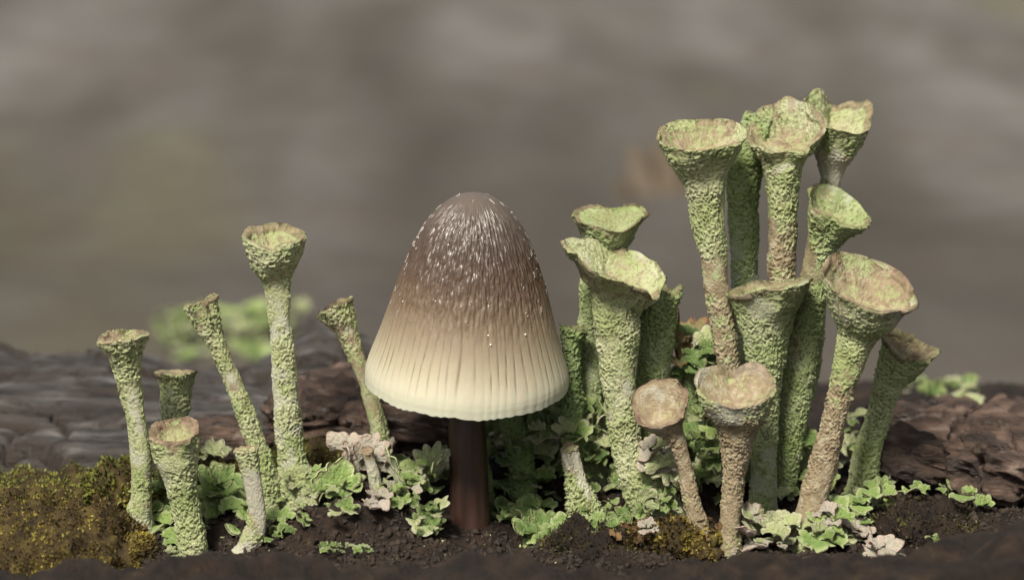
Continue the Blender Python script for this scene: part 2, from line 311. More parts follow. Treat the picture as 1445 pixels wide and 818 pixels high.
# ------------------------------------------------------------------ terrain height from control points (photo pixels at a depth)
CTRL = []
for k_, d_ in POD.items():
    px, py, r_ = d_['pts'][1] if len(d_['pts']) > 3 else d_['pts'][0]
    if k_ in 'MNKUVWXY' : continue
    CTRL.append((d_['pts'][0][0], d_['pts'][0][1] - 12, d_['Y']))
ridge = [(-60,803),(0,801),(130,797),(250,787),(400,790),(560,792),(660,783),(750,786),(830,801),(900,812),(1000,788),(1100,776),(1180,782),(1250,791),(1350,763),(1445,738),(1520,730)]
CTRL += [(x, y + 9, -2.3) for x, y in ridge] + [(x, y + 62, -3.6) for x, y in ridge] + [(x, y + 34, -1.45) for x, y in ridge]
CTRL += [(370,782,-.7),(440,722,-.35),(500,712,-.3),(545,700,-.15),(600,745,-.3),(640,772,-.35),(690,772,-.35),(560,770,-.7),(480,785,-.8),
 (780,778,-.3),(860,768,-.5),(930,752,-.42),(780,700,.45),(740,640,1.3),(800,618,.80),(760,628,.85),(850,625,.85),(720,650,.85),(1215,650,.95),(1100,655,.85),(1040,655,.85),(985,655,.80),(940,650,.85),(880,660,1.0),(1000,650,1.2),(1060,640,1.3),(1180,690,.7),
 (1250,705,.35),(1300,706,.1),(1345,704,.05),(1400,720,0),(1290,788,-.65),(1350,775,-.6),(1230,785,-.7),(1445,712,.2),(1520,700,.2),
 (40,765,-.8),(120,770,-.7),(60,700,.3),(200,690,.5),(300,720,.35),(300,660,1.0),(460,660,.9),(560,650,.9),(640,690,.5),(-100,740,0),
 (1300,640,1.6),(1400,640,1.5),(1340,585,3.2),(1445,580,3.2),(1200,585,3.2),(1000,590,3.0),(800,590,3.0),(600,600,3.0),(400,610,2.5),(100,640,2.0),(-100,640,2.0),
 (1445,560,6.5),(1100,560,6.5),(700,560,6.5),(300,560,6.5),(0,560,6.5),(1700,560,6),(-300,560,6),(1700,700,0),(-300,740,0)]
CP = np.array([at(*c) for c in CTRL])
def terrain_z(x, y):
    x = np.atleast_1d(np.asarray(x, float)); y = np.atleast_1d(np.asarray(y, float)); out = np.empty(len(x))
    for s in range(0, len(x), 20000):
        d2 = (x[s:s+20000, None] - CP[None, :, 0]) ** 2 + ((y[s:s+20000, None] - CP[None, :, 1]) * 1.15) ** 2 + .035
        w = d2 ** -1.7; out[s:s+20000] = (w * CP[None, :, 2]).sum(1) / w.sum(1)
    return out
def soil_z(x, y):
    z = terrain_z(x, y); P = np.stack([np.atleast_1d(x), np.atleast_1d(y), np.zeros(len(np.atleast_1d(x)))], 1).astype(float)
    z = z + .055 * fbm(P * 1.7, 3, 3)
    f1, f2, _ = worley(P * 4.2 + .35 * np.stack([perlin(P * 5, 1), perlin(P * 5, 2), P[:, 2]], 1), 7)
    z = z + .07 * (.55 - f1) * (.6 + perlin(P * 1.3, 9))
    f1, f2, _ = worley(P * 11, 8)
    z = z + sstep(-1.0, -1.6, P[:, 1]) * .10 * fbm(P * 2.4, 33, 3)
    return z + .028 * (.5 - f1) + .012 * fbm(P * 14, 5, 2)

# soil sheet (fine near, under everything sharp)
xs = np.concatenate([np.linspace(-9, -4.4, 40, endpoint=False), np.linspace(-4.4, 4.6, 430), np.linspace(4.6, 9, 40)[1:]])
ys = np.concatenate([np.linspace(-4.2, -1.0, 70, endpoint=False), np.linspace(-1.0, 1.4, 130, endpoint=False), np.linspace(1.4, 8, 80)])
XX, YY = np.meshgrid(xs, ys)
ZZ = soil_z(XX.ravel(), YY.ravel())
edge = np.maximum(sstep(6.4, 8, YY.ravel()), sstep(7, 9, np.abs(XX.ravel()))); edge = np.maximum(edge, sstep(-3.5, -4.2, YY.ravel()))
ZZ = ZZ * (1 - edge) - 1.6 * edge
so = link('soil', mesh_from('soil', np.stack([XX.ravel(), YY.ravel(), ZZ], 1), grid_quads(len(ys), len(xs), False)[:, ::1], M_SOIL)); tag(so, kind='structure')

# far ground, out to the horizon
gx = np.concatenate([-np.geomspace(2500, 30, 25), np.linspace(-28, 28, 90), np.geomspace(30, 2500, 25)])
gy = np.concatenate([-np.geomspace(600, 22, 14), np.linspace(-20, 90, 150), np.geomspace(92, 3500, 40)])
GX, GY = np.meshgrid(gx, gy); P = np.stack([GX.ravel(), GY.ravel(), 0 * GX.ravel()], 1)
GZ = -1.75 + .55 * fbm(P * .11, 21, 3) + .18 * fbm(P * .6, 25, 2)
tag(link('ground', mesh_from('ground', np.stack([P[:, 0], P[:, 1], GZ], 1), grid_quads(len(gy), len(gx), False), M_FAR)), kind='structure')

# ------------------------------------------------------------------ weathered log behind: split into cracked plates
def plates(name, label, x0, x1, y0, y1, zfun, cell, seed, mat, res, jag=.25):
    nx, ny = int((x1 - x0) / res), int((y1 - y0) / (res * 1.3))
    X, Y = np.meshgrid(np.linspace(x0, x1, nx), np.linspace(y0, y1, ny)); n = X.size
    P = np.stack([X.ravel(), Y.ravel(), np.zeros(n)], 1)
    Wp = P + jag * np.stack([fbm(P * 1.1, seed, 3), fbm(P * 1.1 + 7, seed + 1, 3), 0 * P[:, 0]], 1)
    Wp = Wp / np.array([cell[0], cell[1], 1.0]); Wp[:, 2] = .5
    f1, f2, cid = worley(Wp, seed)
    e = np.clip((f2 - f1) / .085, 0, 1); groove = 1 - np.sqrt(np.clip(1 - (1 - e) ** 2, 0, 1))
    hv = ((cid % 97) / 97.0 - .5)
    z = zfun(P[:, 0], P[:, 1]) + .09 * hv + .10 * fbm(P * np.array([.35, .9, 1]), seed + 4, 3) + .06 * (1 - np.abs(fbm(P * np.array([1.2, 6.5, 1]), seed + 6, 4))) + .022 * fbm(P * np.array([5, 22, 1]), seed + 8, 2)
    w1, w2, _ = worley(np.stack([Wp[:, 0] * 1.7, Wp[:, 1] * 2.1, Wp[:, 2]], 1), seed + 9)
    z = z - .22 * groove - .07 * np.exp(-((w2 - w1) / .05) ** 2) * sstep(-.3, .3, perlin(P * .9, seed + 3))
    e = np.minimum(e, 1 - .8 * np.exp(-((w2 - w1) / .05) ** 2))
    Q = grid_quads(ny, nx, False); qc = cid[Q[:, 0]]
    root = empty(name, (0.5 * (x0 + x1), y0, float(z.mean()) - .3)); tag(root, label, 'log')
    V = np.stack([P[:, 0], P[:, 1], z], 1) - np.array(root.location)
    base = link('core', mesh_from('core', np.array([[a - root.location.x, b - root.location.y, c] for c in (-1.2, .06) for a, b in ((x0 + .05, y0 + .06), (x1 - .05, y0 + .06), (x1 - .05, y1 - .05), (x0 + .05, y1 - .05))]),
        [(0, 3, 2, 1), (4, 5, 6, 7), (0, 1, 5, 4), (1, 2, 6, 5), (2, 3, 7, 6), (3, 0, 4, 7)], M_BARK, smooth=False), root)
    for c in np.unique(qc):
        q = Q[qc == c]
        if len(q) < 40: continue
        u, inv = np.unique(q, return_inverse=True); Qs = inv.reshape(-1, 4); Vs = V[u]
        # skirt: drop the border so each plate has thickness
        ed = np.concatenate([Qs[:, [0, 1]], Qs[:, [1, 2]], Qs[:, [2, 3]], Qs[:, [3, 0]]])
        key = np.sort(ed, 1); _, ix, cnt = np.unique(key[:, 0] * 10000000 + key[:, 1], return_index=True, return_counts=True)
        be = ed[ix[cnt == 1]]; nb = len(Vs); m = -np.ones(nb, int); bv = np.unique(be); m[bv] = nb + np.arange(len(bv))
        low = Vs[bv] - np.array([0, 0, .35]); Vs2 = np.concatenate([Vs, low])
        sk = np.stack([be[:, 1], be[:, 0], m[be[:, 0]], m[be[:, 1]]], 1)
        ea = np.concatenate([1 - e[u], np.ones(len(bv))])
        link('wood_plate', mesh_from('wood_plate', Vs2, np.concatenate([Qs, sk]), mat, {'edge': ea}), root)
    return root
zA = float(at(100, 645, .9)[2])
def log_top(x, y):
    return zA - .05 + .035 * (y - .9) + .13 * np.sin(x * 1.9 + y) * sstep(1.5, 4, y) + .10 * np.sin(x * 3.7 + 1) * sstep(2, 4.2, y) - .55 * np.clip((x + 1.6) / 2.2, 0, 1.4) + .12 * np.sin((y - .9) * .9) - .35 * sstep(1.25, .75, y) - 1.0 * sstep(3.9, 4.8, y)
plates('weathered_log', 'cracked silver grey weathered log behind the green lichen stalks', -8.0, .2, .78, 4.8, log_top, (1.9, .85), 31, M_WOOD, .032)

# ------------------------------------------------------------------ bark chunks
def lump(n_th, n_ph, half, rot, seed, amp, fib, exp=1.0):
    th = np.linspace(0, 2 * math.pi, n_th, endpoint=False); ph = np.linspace(-math.pi / 2 + .02, math.pi / 2 - .02, n_ph)
    PH, TH = np.meshgrid(ph, th, indexing='ij')
    D = np.stack([np.sin(PH), np.cos(PH) * np.cos(TH), np.cos(PH) * np.sin(TH)], -1).reshape(-1, 3)
    D2 = np.sign(D) * np.abs(D) ** exp
    P = D2 * half
    n = amp * fbm(P * 1.6 + seed, seed, 4) + fib * (1 - 2 * np.abs(perlin(P * np.array([1.2, 7, 7]) + seed, seed + 5))) + fib * .6 * (1 - 2 * np.abs(perlin(P * np.array([3, 15, 15]) + seed, seed + 6)))
    if fib > .03:
        f1, f2, _ = worley(P * np.array([1.1, 4.5, 4.5]) + .25 * perlin(P * 4, seed)[:, None] + seed, seed); n = n - .07 * np.exp(-((f2 - f1) / .07) ** 2) + .045 * fbm(P * np.array([5, 19, 19]), seed + 2, 3)
    P = P + D * n[:, None]
    P = P @ np.array(Matrix.Rotation(rot, 3, 'Y')).T
    return P, grid_quads(n_ph, n_th, True)
def bark(px, py, Y, w, h, dep, rot, seed, label, mat=None, amp=.12, fib=.07, name='bark_chunk', cat='bark', yaw=0):
    k = upp(Y); P, Q = lump(110, 130, np.array([w / 2 * k, dep, h / 2 * k]), R(rot), seed, amp, fib, .75)
    if yaw: P = P @ np.array(Matrix.Rotation(R(yaw), 3, 'Z')).T
    o = link(name, mesh_from(name, P, Q, mat or M_BARK)); o.location = at(px, py, Y); tag(o, label, cat); return o
bark(1318, 655, .45, 150, 44, .26, 16, 2, 'dark glossy wedge of bark sloping down just right of the lichens')
bark(1418, 655, .35, 150, 88, .36, 16, 9, 'large ridged brown bark lump at the edge of the soil', yaw=-15)
bark(1312, 602, 1.5, 150, 48, .35, 4, 14, 'reddish brown bark slab lying behind the dark bark wedge')
bark(1425, 612, 2.0, 150, 56, .4, -6, 17, 'dull bark piece behind the ridged bark lump')
bark(585, 610, .95, 190, 66, .32, 5, 23, 'dark reddish wood fragment behind the mushroom stem')
bark(468, 590, 1.3, 150, 90, .4, -8, 27, 'dark wood fragment between the tall round-cupped lichen and the leaning stalk')
bark(300, 628, 1.1, 120, 50, .3, 6, 33, 'dark splintered wood piece behind the curved lichen stalk')

# ------------------------------------------------------------------ podetium builder
def interp_curve(arr, n):
    """Catmull-Rom through arr (m,k) -> n samples, also index parameter"""
    m = len(arr); A = np.vstack([2 * arr[0] - arr[1], arr, 2 * arr[-1] - arr[-2]])
    seg = np.linalg.norm(np.diff(arr[:, :3], axis=0), axis=1); cum = np.concatenate([[0], np.cumsum(seg)])
    s = np.linspace(0, cum[-1], n); i = np.clip(np.searchsorted(cum, s, 'right') - 1, 0, m - 2); t = ((s - cum[i]) / seg[i])[:, None]
    p0, p1, p2, p3 = A[i], A[i + 1], A[i + 2], A[i + 3]
    c = .5 * ((2 * p1) + (p2 - p0) * t + (2 * p0 - 5 * p1 + 4 * p2 - p3) * t ** 2 + (3 * p1 - p0 - 3 * p2 + p3) * t ** 3)
    return c, s, cum
GROUP_L = 'cup lichens standing on the rotten log'
def podetium(key, d, seed):
    Y = d['Y']; k = upp(Y); rim = d['rim']; NT_ = 190 if rim['r'] > 50 else 136
    pts = [np.append(at(px, py, Y), r * k * (.85 if i_ < d['cup'] or rim['r'] < 20 else .96)) for i_, (px, py, r) in enumerate(d['pts'])]
    cpos = at(*rim['c'], Y); Rr = rim['r'] * k
    ln, tl = R(rim['lean']), R(rim['tilt'])
    axis = UP * math.cos(tl) * math.cos(ln) + RT * math.cos(tl) * math.sin(ln) - F * math.sin(tl)
    arr = np.array(pts + [np.append(cpos, Rr)])
    L = np.linalg.norm(np.diff(arr[:, :3], axis=0), axis=1).sum()
    nst = int(min(340, max(60, L / (1.4 * k))))
    c, s, cum = interp_curve(arr, nst); c[:, 3] = np.maximum(c[:, 3], .02)
    tan = np.gradient(c[:, :3], axis=0); tan /= np.linalg.norm(tan, axis=1, keepdims=True)
    cs = cum[d['cup']]; w = sstep(cs - .25 * (cum[-1] - cs), cum[-1] - .15 * (cum[-1] - cs), s)
    nrm = tan * (1 - w[:, None]) + axis * w[:, None]; nrm /= np.linalg.norm(nrm, axis=1, keepdims=True)
    e1 = RT - nrm * (nrm @ RT)[:, None]; e1 /= np.linalg.norm(e1, axis=1, keepdims=True); e2 = np.cross(nrm, e1)
    th = np.linspace(0, 2 * math.pi, NT_, endpoint=False)
    rg = np.random.RandomState(seed)
    rm = np.zeros(NT_); zm = np.zeros(NT_)
    for q in (2, 3, 4, 5, 7, 9, 13):
        a = rim['wob'] * rg.uniform(.4, 1) / q ** .55; rm += a * np.cos(q * th + rg.uniform(0, 6.3)); zm += .7 * a * np.cos(q * th + rg.uniform(0, 6.3))
    for (td, wd_, am) in rim.get('notch', []):
        dd = (th - R(td) + math.pi) % (2 * math.pi) - math.pi
        zm += am * np.exp(-(dd / R(wd_)) ** 2)
    lowm = 1 + .06 * np.cos(2 * th + rg.uniform(0, 6)) + .04 * np.cos(3 * th + rg.uniform(0, 6))
    wz = w[:, None]
    rad = c[:, 3][:, None] * (lowm[None] * (1 - wz) + (1 + rm[None]) * wz)
    ring = c[:, None, :3] + rad[..., None] * (np.cos(th)[None, :, None] * e1[:, None] + np.sin(th)[None, :, None] * e2[:, None]) + (zm[None] * Rr * wz ** 3)[..., None] * axis
    # lip and inner bowl
    nb = int(max(16, min(44, Rr / (2.3 * k)))); D = max(rim['d'] * 1.15, .62 * rim['r']) * k if rim['r'] > 20 and not rim.get('flat') else rim['d'] * k; lip = min(.02, .12 * Rr)
    bow = []
    rtop = ring[-1]; cen = c[-1, :3]
    dep_s = (cen - c[:, :3]) @ axis; od = np.argsort(dep_s); thick = max(.014, .06 * Rr)
    for q in np.linspace(0, 1, nb + 3)[1:]:
        f = (1 - lip / Rr) * (1 - q); dep = D * (1 - f ** 2.4) * (q > .02)
        f = min(f, max(.0, float(np.interp(dep, dep_s[od], c[od, 3])) - thick) / Rr) if q > .12 else f
        rel = rtop - cen; hz = (rel @ axis)[:, None] * axis; rl = rel - hz
        bow.append(cen + rl * max(f, .004) + hz * (1 - q) ** 1.0 - axis * dep)
    bow = np.array(bow)
    G = np.concatenate([ring, bow]); nr = len(G); irim = nst - 1
    Nn = grid_normals(G, True)
    if np.mean(np.sum(Nn[5] * (G[5] - c[5, :3]), 1)) < 0: Nn = -Nn
    P = G.reshape(-1, 3); N = Nn.reshape(-1, 3)
    rough = d.get('rough', 1.0); off = np.array([seed * 3.7, seed * 1.9, 0])
    # lumps, wrinkles, granules
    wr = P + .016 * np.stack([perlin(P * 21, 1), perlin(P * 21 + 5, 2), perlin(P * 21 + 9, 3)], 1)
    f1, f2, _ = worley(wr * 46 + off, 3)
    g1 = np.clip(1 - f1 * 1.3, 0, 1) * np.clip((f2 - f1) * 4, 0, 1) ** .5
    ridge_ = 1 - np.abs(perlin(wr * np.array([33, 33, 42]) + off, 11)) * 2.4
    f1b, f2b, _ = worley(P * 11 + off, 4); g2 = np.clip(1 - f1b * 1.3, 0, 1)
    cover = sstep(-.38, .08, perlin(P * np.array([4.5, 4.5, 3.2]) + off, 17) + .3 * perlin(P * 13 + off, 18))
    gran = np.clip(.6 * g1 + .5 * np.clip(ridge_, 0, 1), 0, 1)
    fr = np.repeat(np.concatenate([np.clip(s / s[-1], 0, 1), np.ones(nr - nst)]), NT_)
    inb = np.repeat(np.concatenate([np.zeros(nst), np.sin(np.linspace(0, 1, nr - nst) * math.pi / 2)]), NT_)
    rimd = np.repeat(np.abs(np.arange(nr) - irim - .5), NT_)
    amp = (.024 * gran + .007 * g2 * rough) * (.35 + .65 * cover) * rough
    rr = np.repeat(np.concatenate([c[:, 3], np.full(nr - nst, Rr)]), NT_)
    amp = amp * np.clip(rr / .085, .5, 1.0); amp = amp - .6 * amp.mean()
    amp = np.where(inb > 0, amp * .95, amp); amp = amp * np.clip(rimd / 3 + .4, 0, 1)
    low = .013 * fbm(P * 3.3 + off, 41, 2) * rough * np.clip(rr / .1, .5, 1.6)
    Pd = P + N * (amp + low * (inb <= 0))[:, None]
    dome = (np.arange(nr) == nr - 1).repeat(NT_)
    # colour masks
    br = np.interp(fr, *zip(*d.get('brown', [(0, 0), (1, 0)]))) * (inb <= 0)
    if d.get('brownside'):
        br = br * (.3 + 1.2 * sstep(.3, -.8, np.tile(np.cos(th), nr)))
    br = np.where(inb > 0, min(1.3, d.get('bowlbrown', .3) + .14) * .9, br)
    pl = np.interp(fr, *zip(*d.get('pale', [(0, 0), (1, 0)]))) * (inb <= 0)
    pl = pl + .34 * (1 - cover) * (inb <= 0); br = br + .22 * (1 - cover) * (inb <= 0)
    pl = pl + d.get('palecup', 0) * sstep(.8, .9, fr)
    rw = d.get('rimw', .034); rimk = np.exp(-(rimd * 2.1 * k / (rw * .32)) ** 2)
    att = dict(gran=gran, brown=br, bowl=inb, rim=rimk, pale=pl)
    base = np.array([pts[1][0], pts[1][1], float(terrain_z(pts[1][0], pts[1][1])[0])])
    root = empty('cup_lichen', base); tag(root, d['label'], 'lichen', GROUP_L)
    icup = int(np.searchsorted(s, cs)); Qa = grid_quads(nr, NT_, True); rowq = np.repeat(np.arange(nr - 1), NT_)
    parts = [('stalk', 0, icup), ('cup', icup, irim - 1), ('rim', irim - 1, irim + 2), ('bowl', irim + 2, nr - 1)]
    stub = rim['r'] < 20
    if stub: parts = [('stalk', 0, irim - 1), ('tip', irim - 1, nr - 1)]
    cup_o = None
    for nm, a, b in parts:
        q = Qa[(rowq >= a) & (rowq < b)]; lo, hi = a * NT_, (b + 1) * NT_
        T = None; V = Pd[lo:hi] - base; at2 = {kk: v[lo:hi] for kk, v in att.items()}
        if b == nr - 1:      # close the bowl
            V = np.vstack([V, V[-NT_:].mean(0)]); j = len(V) - 1; i0 = j - NT_
            T = np.stack([i0 + np.arange(NT_), i0 + (np.arange(NT_) + 1) % NT_, np.full(NT_, j)], 1)
            at2 = {kk: np.append(v, v[-1]) for kk, v in at2.items()}
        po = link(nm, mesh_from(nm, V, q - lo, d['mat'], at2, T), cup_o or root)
        if nm == 'cup': cup_o = po
    return root

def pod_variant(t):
    """deeper greens for some stalks: same crust, colour multiplied darker"""
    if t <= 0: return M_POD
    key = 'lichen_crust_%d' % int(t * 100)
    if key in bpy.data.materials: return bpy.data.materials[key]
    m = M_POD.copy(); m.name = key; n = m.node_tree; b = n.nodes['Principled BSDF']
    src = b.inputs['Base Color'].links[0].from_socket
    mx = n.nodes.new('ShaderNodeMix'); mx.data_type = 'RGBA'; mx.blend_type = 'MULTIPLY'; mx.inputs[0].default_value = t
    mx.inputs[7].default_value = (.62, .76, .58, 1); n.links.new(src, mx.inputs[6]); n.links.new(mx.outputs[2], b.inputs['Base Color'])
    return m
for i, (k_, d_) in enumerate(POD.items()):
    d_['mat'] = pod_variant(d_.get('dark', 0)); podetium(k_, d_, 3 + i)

# ------------------------------------------------------------------ mushroom
def mat_cap():
    k = NT('mushroom_cap'); h = k.attr('h'); st = k.attr('groove'); sk = k.attr('streak')
    hh = k.math('ADD', h, k.math('MULTIPLY', k.math('SUBTRACT', sk, .5), .16))
    c = k.ramp(hh, [(0, (.54, .54, .42)), (.08, (.50, .48, .355)), (.18, (.41, .36, .25)), (.32, (.265, .21, .14)), (.46, (.150, .104, .067)), (.60, (.080, .051, .034)), (.74, (.060, .039, .028)), (.90, (.080, .060, .047)), (1, (.115, .093, .077))], 'B_SPLINE')
    c = k.mix(k.math('MULTIPLY', st, .85), c, (.125, .08, .046))
    c = k.mix(k.ramp(k.math('MULTIPLY', sk, k.ramp(h, [(.3, 0.0), (.5, 1.0)])), [(.64, 0.0), (.9, .3)]), c, (.20, .165, .135))
    nb = k.bump(sk, .28, .03); nb = k.bump(k.noise(25, 4), .15, .01, nb)
    ro = k.ramp(h, [(.2, .5), (.6, .30), (.95, .36)])
    return k.done(c, ro, nb, .5, Subsurface_Weight=.18, Subsurface_Scale=.06)
M_CAP = mat_cap()
def mat_stem():
    k = NT('mushroom_stem')
    c = k.ramp(k.noise(2.2, 4, .5, (6, 6, .6)), [(.3, (.032, .016, .012)), (.6, (.058, .031, .023)), (.8, (.095, .058, .042))])
    return k.done(c, .38, k.bump(k.noise(9, 4, .6, (5, 5, .4)), .3, .02), .5, Subsurface_Weight=.1, Subsurface_Scale=.04)
M_STEM = mat_stem(); M_GILL = mat_scaled('gill_flesh', [(.3, (.50, .46, .36)), (.7, (.60, .57, .46))], 3, 20, .7, .3, .2, .01)
M_FLECK = mat_scaled('glint_fleck', [(.3, (.20, .165, .14)), (.7, (.45, .41, .37))], 5, 20, .35, .6, .2, .01)  # pale colour standing in for glints of the wrinkled cap skin
YM = 0.0; kM = upp(YM)
mroot = empty('mushroom', at(665, 775, YM)); MB = np.array(mroot.location)
tag(mroot, 'bell-shaped brown mushroom with a cream margin and dark reddish stem', 'mushroom')
ln, tl = R(3.3), R(17)
MA = UP * math.cos(tl) * math.cos(ln) + RT * math.cos(tl) * math.sin(ln) - F * math.sin(tl)
ME1 = RT - MA * (MA @ RT); ME1 /= np.linalg.norm(ME1); ME2 = np.cross(MA, ME1)
MC = at(657, 541, YM)                                    # centre of the margin ring
HT = 268 * kM / math.cos(tl)
prof = np.array([(0, 143), (.02, 143), (.05, 142.8), (.10, 140), (.24, 127.5), (.40, 114), (.56, 100), (.71, 84), (.83, 67), (.91, 50), (.96, 34), (.985, 20), (1.0, 0.5)])
nh, nth = 300, 520
hs = np.concatenate([np.linspace(0, .9, 230, endpoint=False), 1 - .1 * (1 - np.linspace(0, 1, 70)) ** 2])
pc, _, _ = interp_curve(np.column_stack([prof[:, 0] * 268, prof[:, 1], np.zeros(len(prof)), np.zeros(len(prof))]), 900)
rs = np.interp(hs * 268, pc[:, 0], np.maximum(pc[:, 1], .3)) * kM
th = np.linspace(0, 2 * math.pi, nth, endpoint=False)
HH, TH = np.meshgrid(hs, th, indexing='ij'); RR = np.repeat(rs[:, None], nth, 1)
circ = np.stack([np.cos(TH).ravel() * 1.0, np.sin(TH).ravel() * 1.0, HH.ravel() * 0], 1)
NRIB = 62
ph = TH + .055 * perlin(np.stack([np.cos(TH).ravel() * 3, np.sin(TH).ravel() * 3, HH.ravel() * 2.2], 1), 3).reshape(HH.shape)
jit = perlin(np.stack([np.cos(TH).ravel() * 4, np.sin(TH).ravel() * 4, 0 * HH.ravel()], 1), 5).reshape(HH.shape)
gv = np.abs(np.sin(NRIB / 2 * ph + 1.6 * jit))           # 0 in a groove
brk = perlin(np.stack([np.cos(TH).ravel() * 9, np.sin(TH).ravel() * 9, HH.ravel() * 7], 1), 6).reshape(HH.shape)
gfade = sstep(.04, .20, HH) * (1 - sstep(.50, .78, HH)) * np.clip(.75 + .7 * jit + .9 * brk, .25, 1.15)
groove = np.exp(-(gv / .20) ** 2) * gfade
q = np.stack([np.cos(TH).ravel() * 26, np.sin(TH).ravel() * 26, HH.ravel() * 15], 1); streak = (.5 + .5 * fbm(q, 8, 3)).reshape(HH.shape); streak = .5 + (streak - .5) * (.12 + .88 * sstep(.28, .58, HH))
streak = np.where(HH > .9, .5 + (streak - .5) * np.clip((1 - HH) / .1, 0, 1), streak)
RR = RR * (1 + .016 * np.cos(2 * TH + 1) + .010 * np.cos(3 * TH) + .010 * perlin(np.stack([np.cos(TH).ravel() * 1.6, np.sin(TH).ravel() * 1.6, HH.ravel() * 3], 1), 15).reshape(HH.shape)) - .0045 * groove + .0025 * (gv - .5) * sstep(.3, .0, HH) + .014 * (streak - .5) * sstep(.2, .5, HH) * np.clip(RR / .25, 0, 1)
ZH = HH * HT + .02 * (np.cos(2 * TH + .8) + .6 * np.cos(3 * TH)) * (1 - HH) ** 3 + .012 * jit * (1 - sstep(0, .12, HH)) - .006 * np.abs(gv) * (1 - sstep(0, .05, HH))
CV = MC + RR[..., None] * (np.cos(TH)[..., None] * ME1 + np.sin(TH)[..., None] * ME2) + ZH[..., None] * MA
Vc = CV.reshape(-1, 3) - MB
Vc = np.vstack([Vc, Vc[-nth:].mean(0)]); j = len(Vc) - 1; i0 = j - nth
Tc = np.stack([i0 + np.arange(nth), i0 + (np.arange(nth) + 1) % nth, np.full(nth, j)], 1)
ap = lambda a: np.append(a.ravel(), a.ravel()[-1])
cap = link('cap', mesh_from('cap', Vc, grid_quads(nh, nth, True), M_CAP, dict(h=ap(HH), groove=ap(groove), streak=ap(np.clip(streak, 0, 1))), Tc), mroot)
# underside: inner skin of the bell
hi = np.linspace(0, .82, 40); ri = np.interp(hi * 268, pc[:, 0], pc[:, 1]) * kM - .035; ri[-1] = .02
gH, gT = np.meshgrid(hi, th[::4], indexing='ij')
zin = gH * HT * .98 + .02 * (np.cos(2 * gT + .8) + .6 * np.cos(3 * gT)) * (1 - gH) ** 3 - .004
U = MC + ri[:, None, None] * (np.cos(gT)[..., None] * ME1 + np.sin(gT)[..., None] * ME2) + zin[..., None] * MA
under = link('cap_lining', mesh_from('cap_lining', U.reshape(-1, 3) - MB, grid_quads(40, len(th[::4]), True)[:, ::-1], M_GILL), cap)
# gills: thin radial blades
gvt, gq = [], []
for g in range(48):
    a = 2 * math.pi * g / 48; er = math.cos(a) * ME1 + math.sin(a) * ME2; et = np.cross(MA, er)
    for i, hcur in enumerate(np.linspace(.03, .75, 9)):
        ro_ = float(np.interp(hcur * 268, pc[:, 0], pc[:, 1])) * kM - .03; inn = .17 + .1 * (1 - i / 8)
        for sgn in (-1, 1):
            gvt += [MC + er * ro_ + MA * hcur * HT + et * sgn * .006 - MB, MC + er * min(inn + (ro_ - inn) * (.9 if i == 0 else .45), ro_) + MA * (hcur * HT) + et * sgn * .004 - MB]
    b0 = g * 36
    for i in range(8):
        b = b0 + i * 4; gq += [(b, b + 1, b + 5, b + 4), (b + 2, b + 6, b + 7, b + 3), (b + 1, b + 3, b + 7, b + 5)]
gl = link('gills', mesh_from('gills', np.array(gvt), gq, M_GILL, smooth=False), cap)
# stem
sarr = np.array([np.append(at(x, y, Y), r * kM) for x, y, r, Y in ((667, 815, 31, 0), (665, 775, 29.5, 0), (663, 720, 28, 0), (661, 660, 27, 0), (659, 600, 26.5, .02), (659, 540, 26, .05), (662, 430, 22, .08), (665, 350, 20, .10))])
sc, ss, _ = interp_curve(sarr, 120); tth = np.linspace(0, 2 * math.pi, 64, endpoint=False)
SV = sc[:, None, :3] + sc[:, 3][:, None, None] * (np.cos(tth)[None, :, None] * RT + np.sin(tth)[None, :, None] * np.array([0, 1.0, 0]))
sp = SV.reshape(-1, 3); sn = np.tile(np.stack([np.cos(tth), np.sin(tth), 0 * tth], 1), (120, 1))
sp = sp + sn * (.006 * perlin(sp * np.array([18, 18, 1.2]), 4) + .006 * perlin(sp * 3, 6))[:, None]
link('stem', mesh_from('stem', sp - MB, grid_quads(120, 64, True), M_STEM), mroot)
# pale cap flecks, mostly glints painted as slivers, and tiny dew grains
fv, fq = [], []
def cap_pt(h, t, lift=0.0):
    i = min(nh - 1, int(np.searchsorted(hs, h))); jx = int((t % (2 * math.pi)) / (2 * math.pi) * nth) % nth
    p = CV[i, jx]; n = (p - (MC + MA * ((p - MC) @ MA - .25))); n /= np.linalg.norm(n); return p + n * lift, n
for _ in range(330):
    h = min(.975, max(.40, rnd.gauss(.68, .15))); t = rnd.uniform(0, 6.283); ln_ = rnd.uniform(.010, .04) * (1.7 if rnd.random() < .12 else 1) * (.6 if h > .88 else 1); wdt = rnd.uniform(.0012, .0032)
    if h + ln_ / HT > .985 or perlin(np.array([[math.cos(t) * 2.2, math.sin(t) * 2.2, h * 5]]), 44)[0] < rnd.uniform(-.5, .35): continue
    b = len(fv); dt = rnd.uniform(-.02, .02)
    for i in range(4):
        f = i / 3; p, n = cap_pt(h + f * ln_ / HT, t + dt * f, .0015); r = float((p - MC) @ ME1) ; ww = wdt * math.sin(math.pi * (.12 + .76 * f))
        tn = np.cross(n, MA); tn /= np.linalg.norm(tn)
        fv += [p - tn * ww - MB, p + n * .0045 - MB, p + tn * ww - MB]
    for i in range(3):
        c0 = b + i * 3; fq += [(c0, c0 + 1, c0 + 4, c0 + 3), (c0 + 1, c0 + 2, c0 + 5, c0 + 4)]
tag(link('glint_flecks', mesh_from('glint_flecks', np.array(fv), fq, M_FLECK), cap), kind='stuff')
M_DEW = NT('pale_grain').done((.75, .74, .62), .25, None, .6)
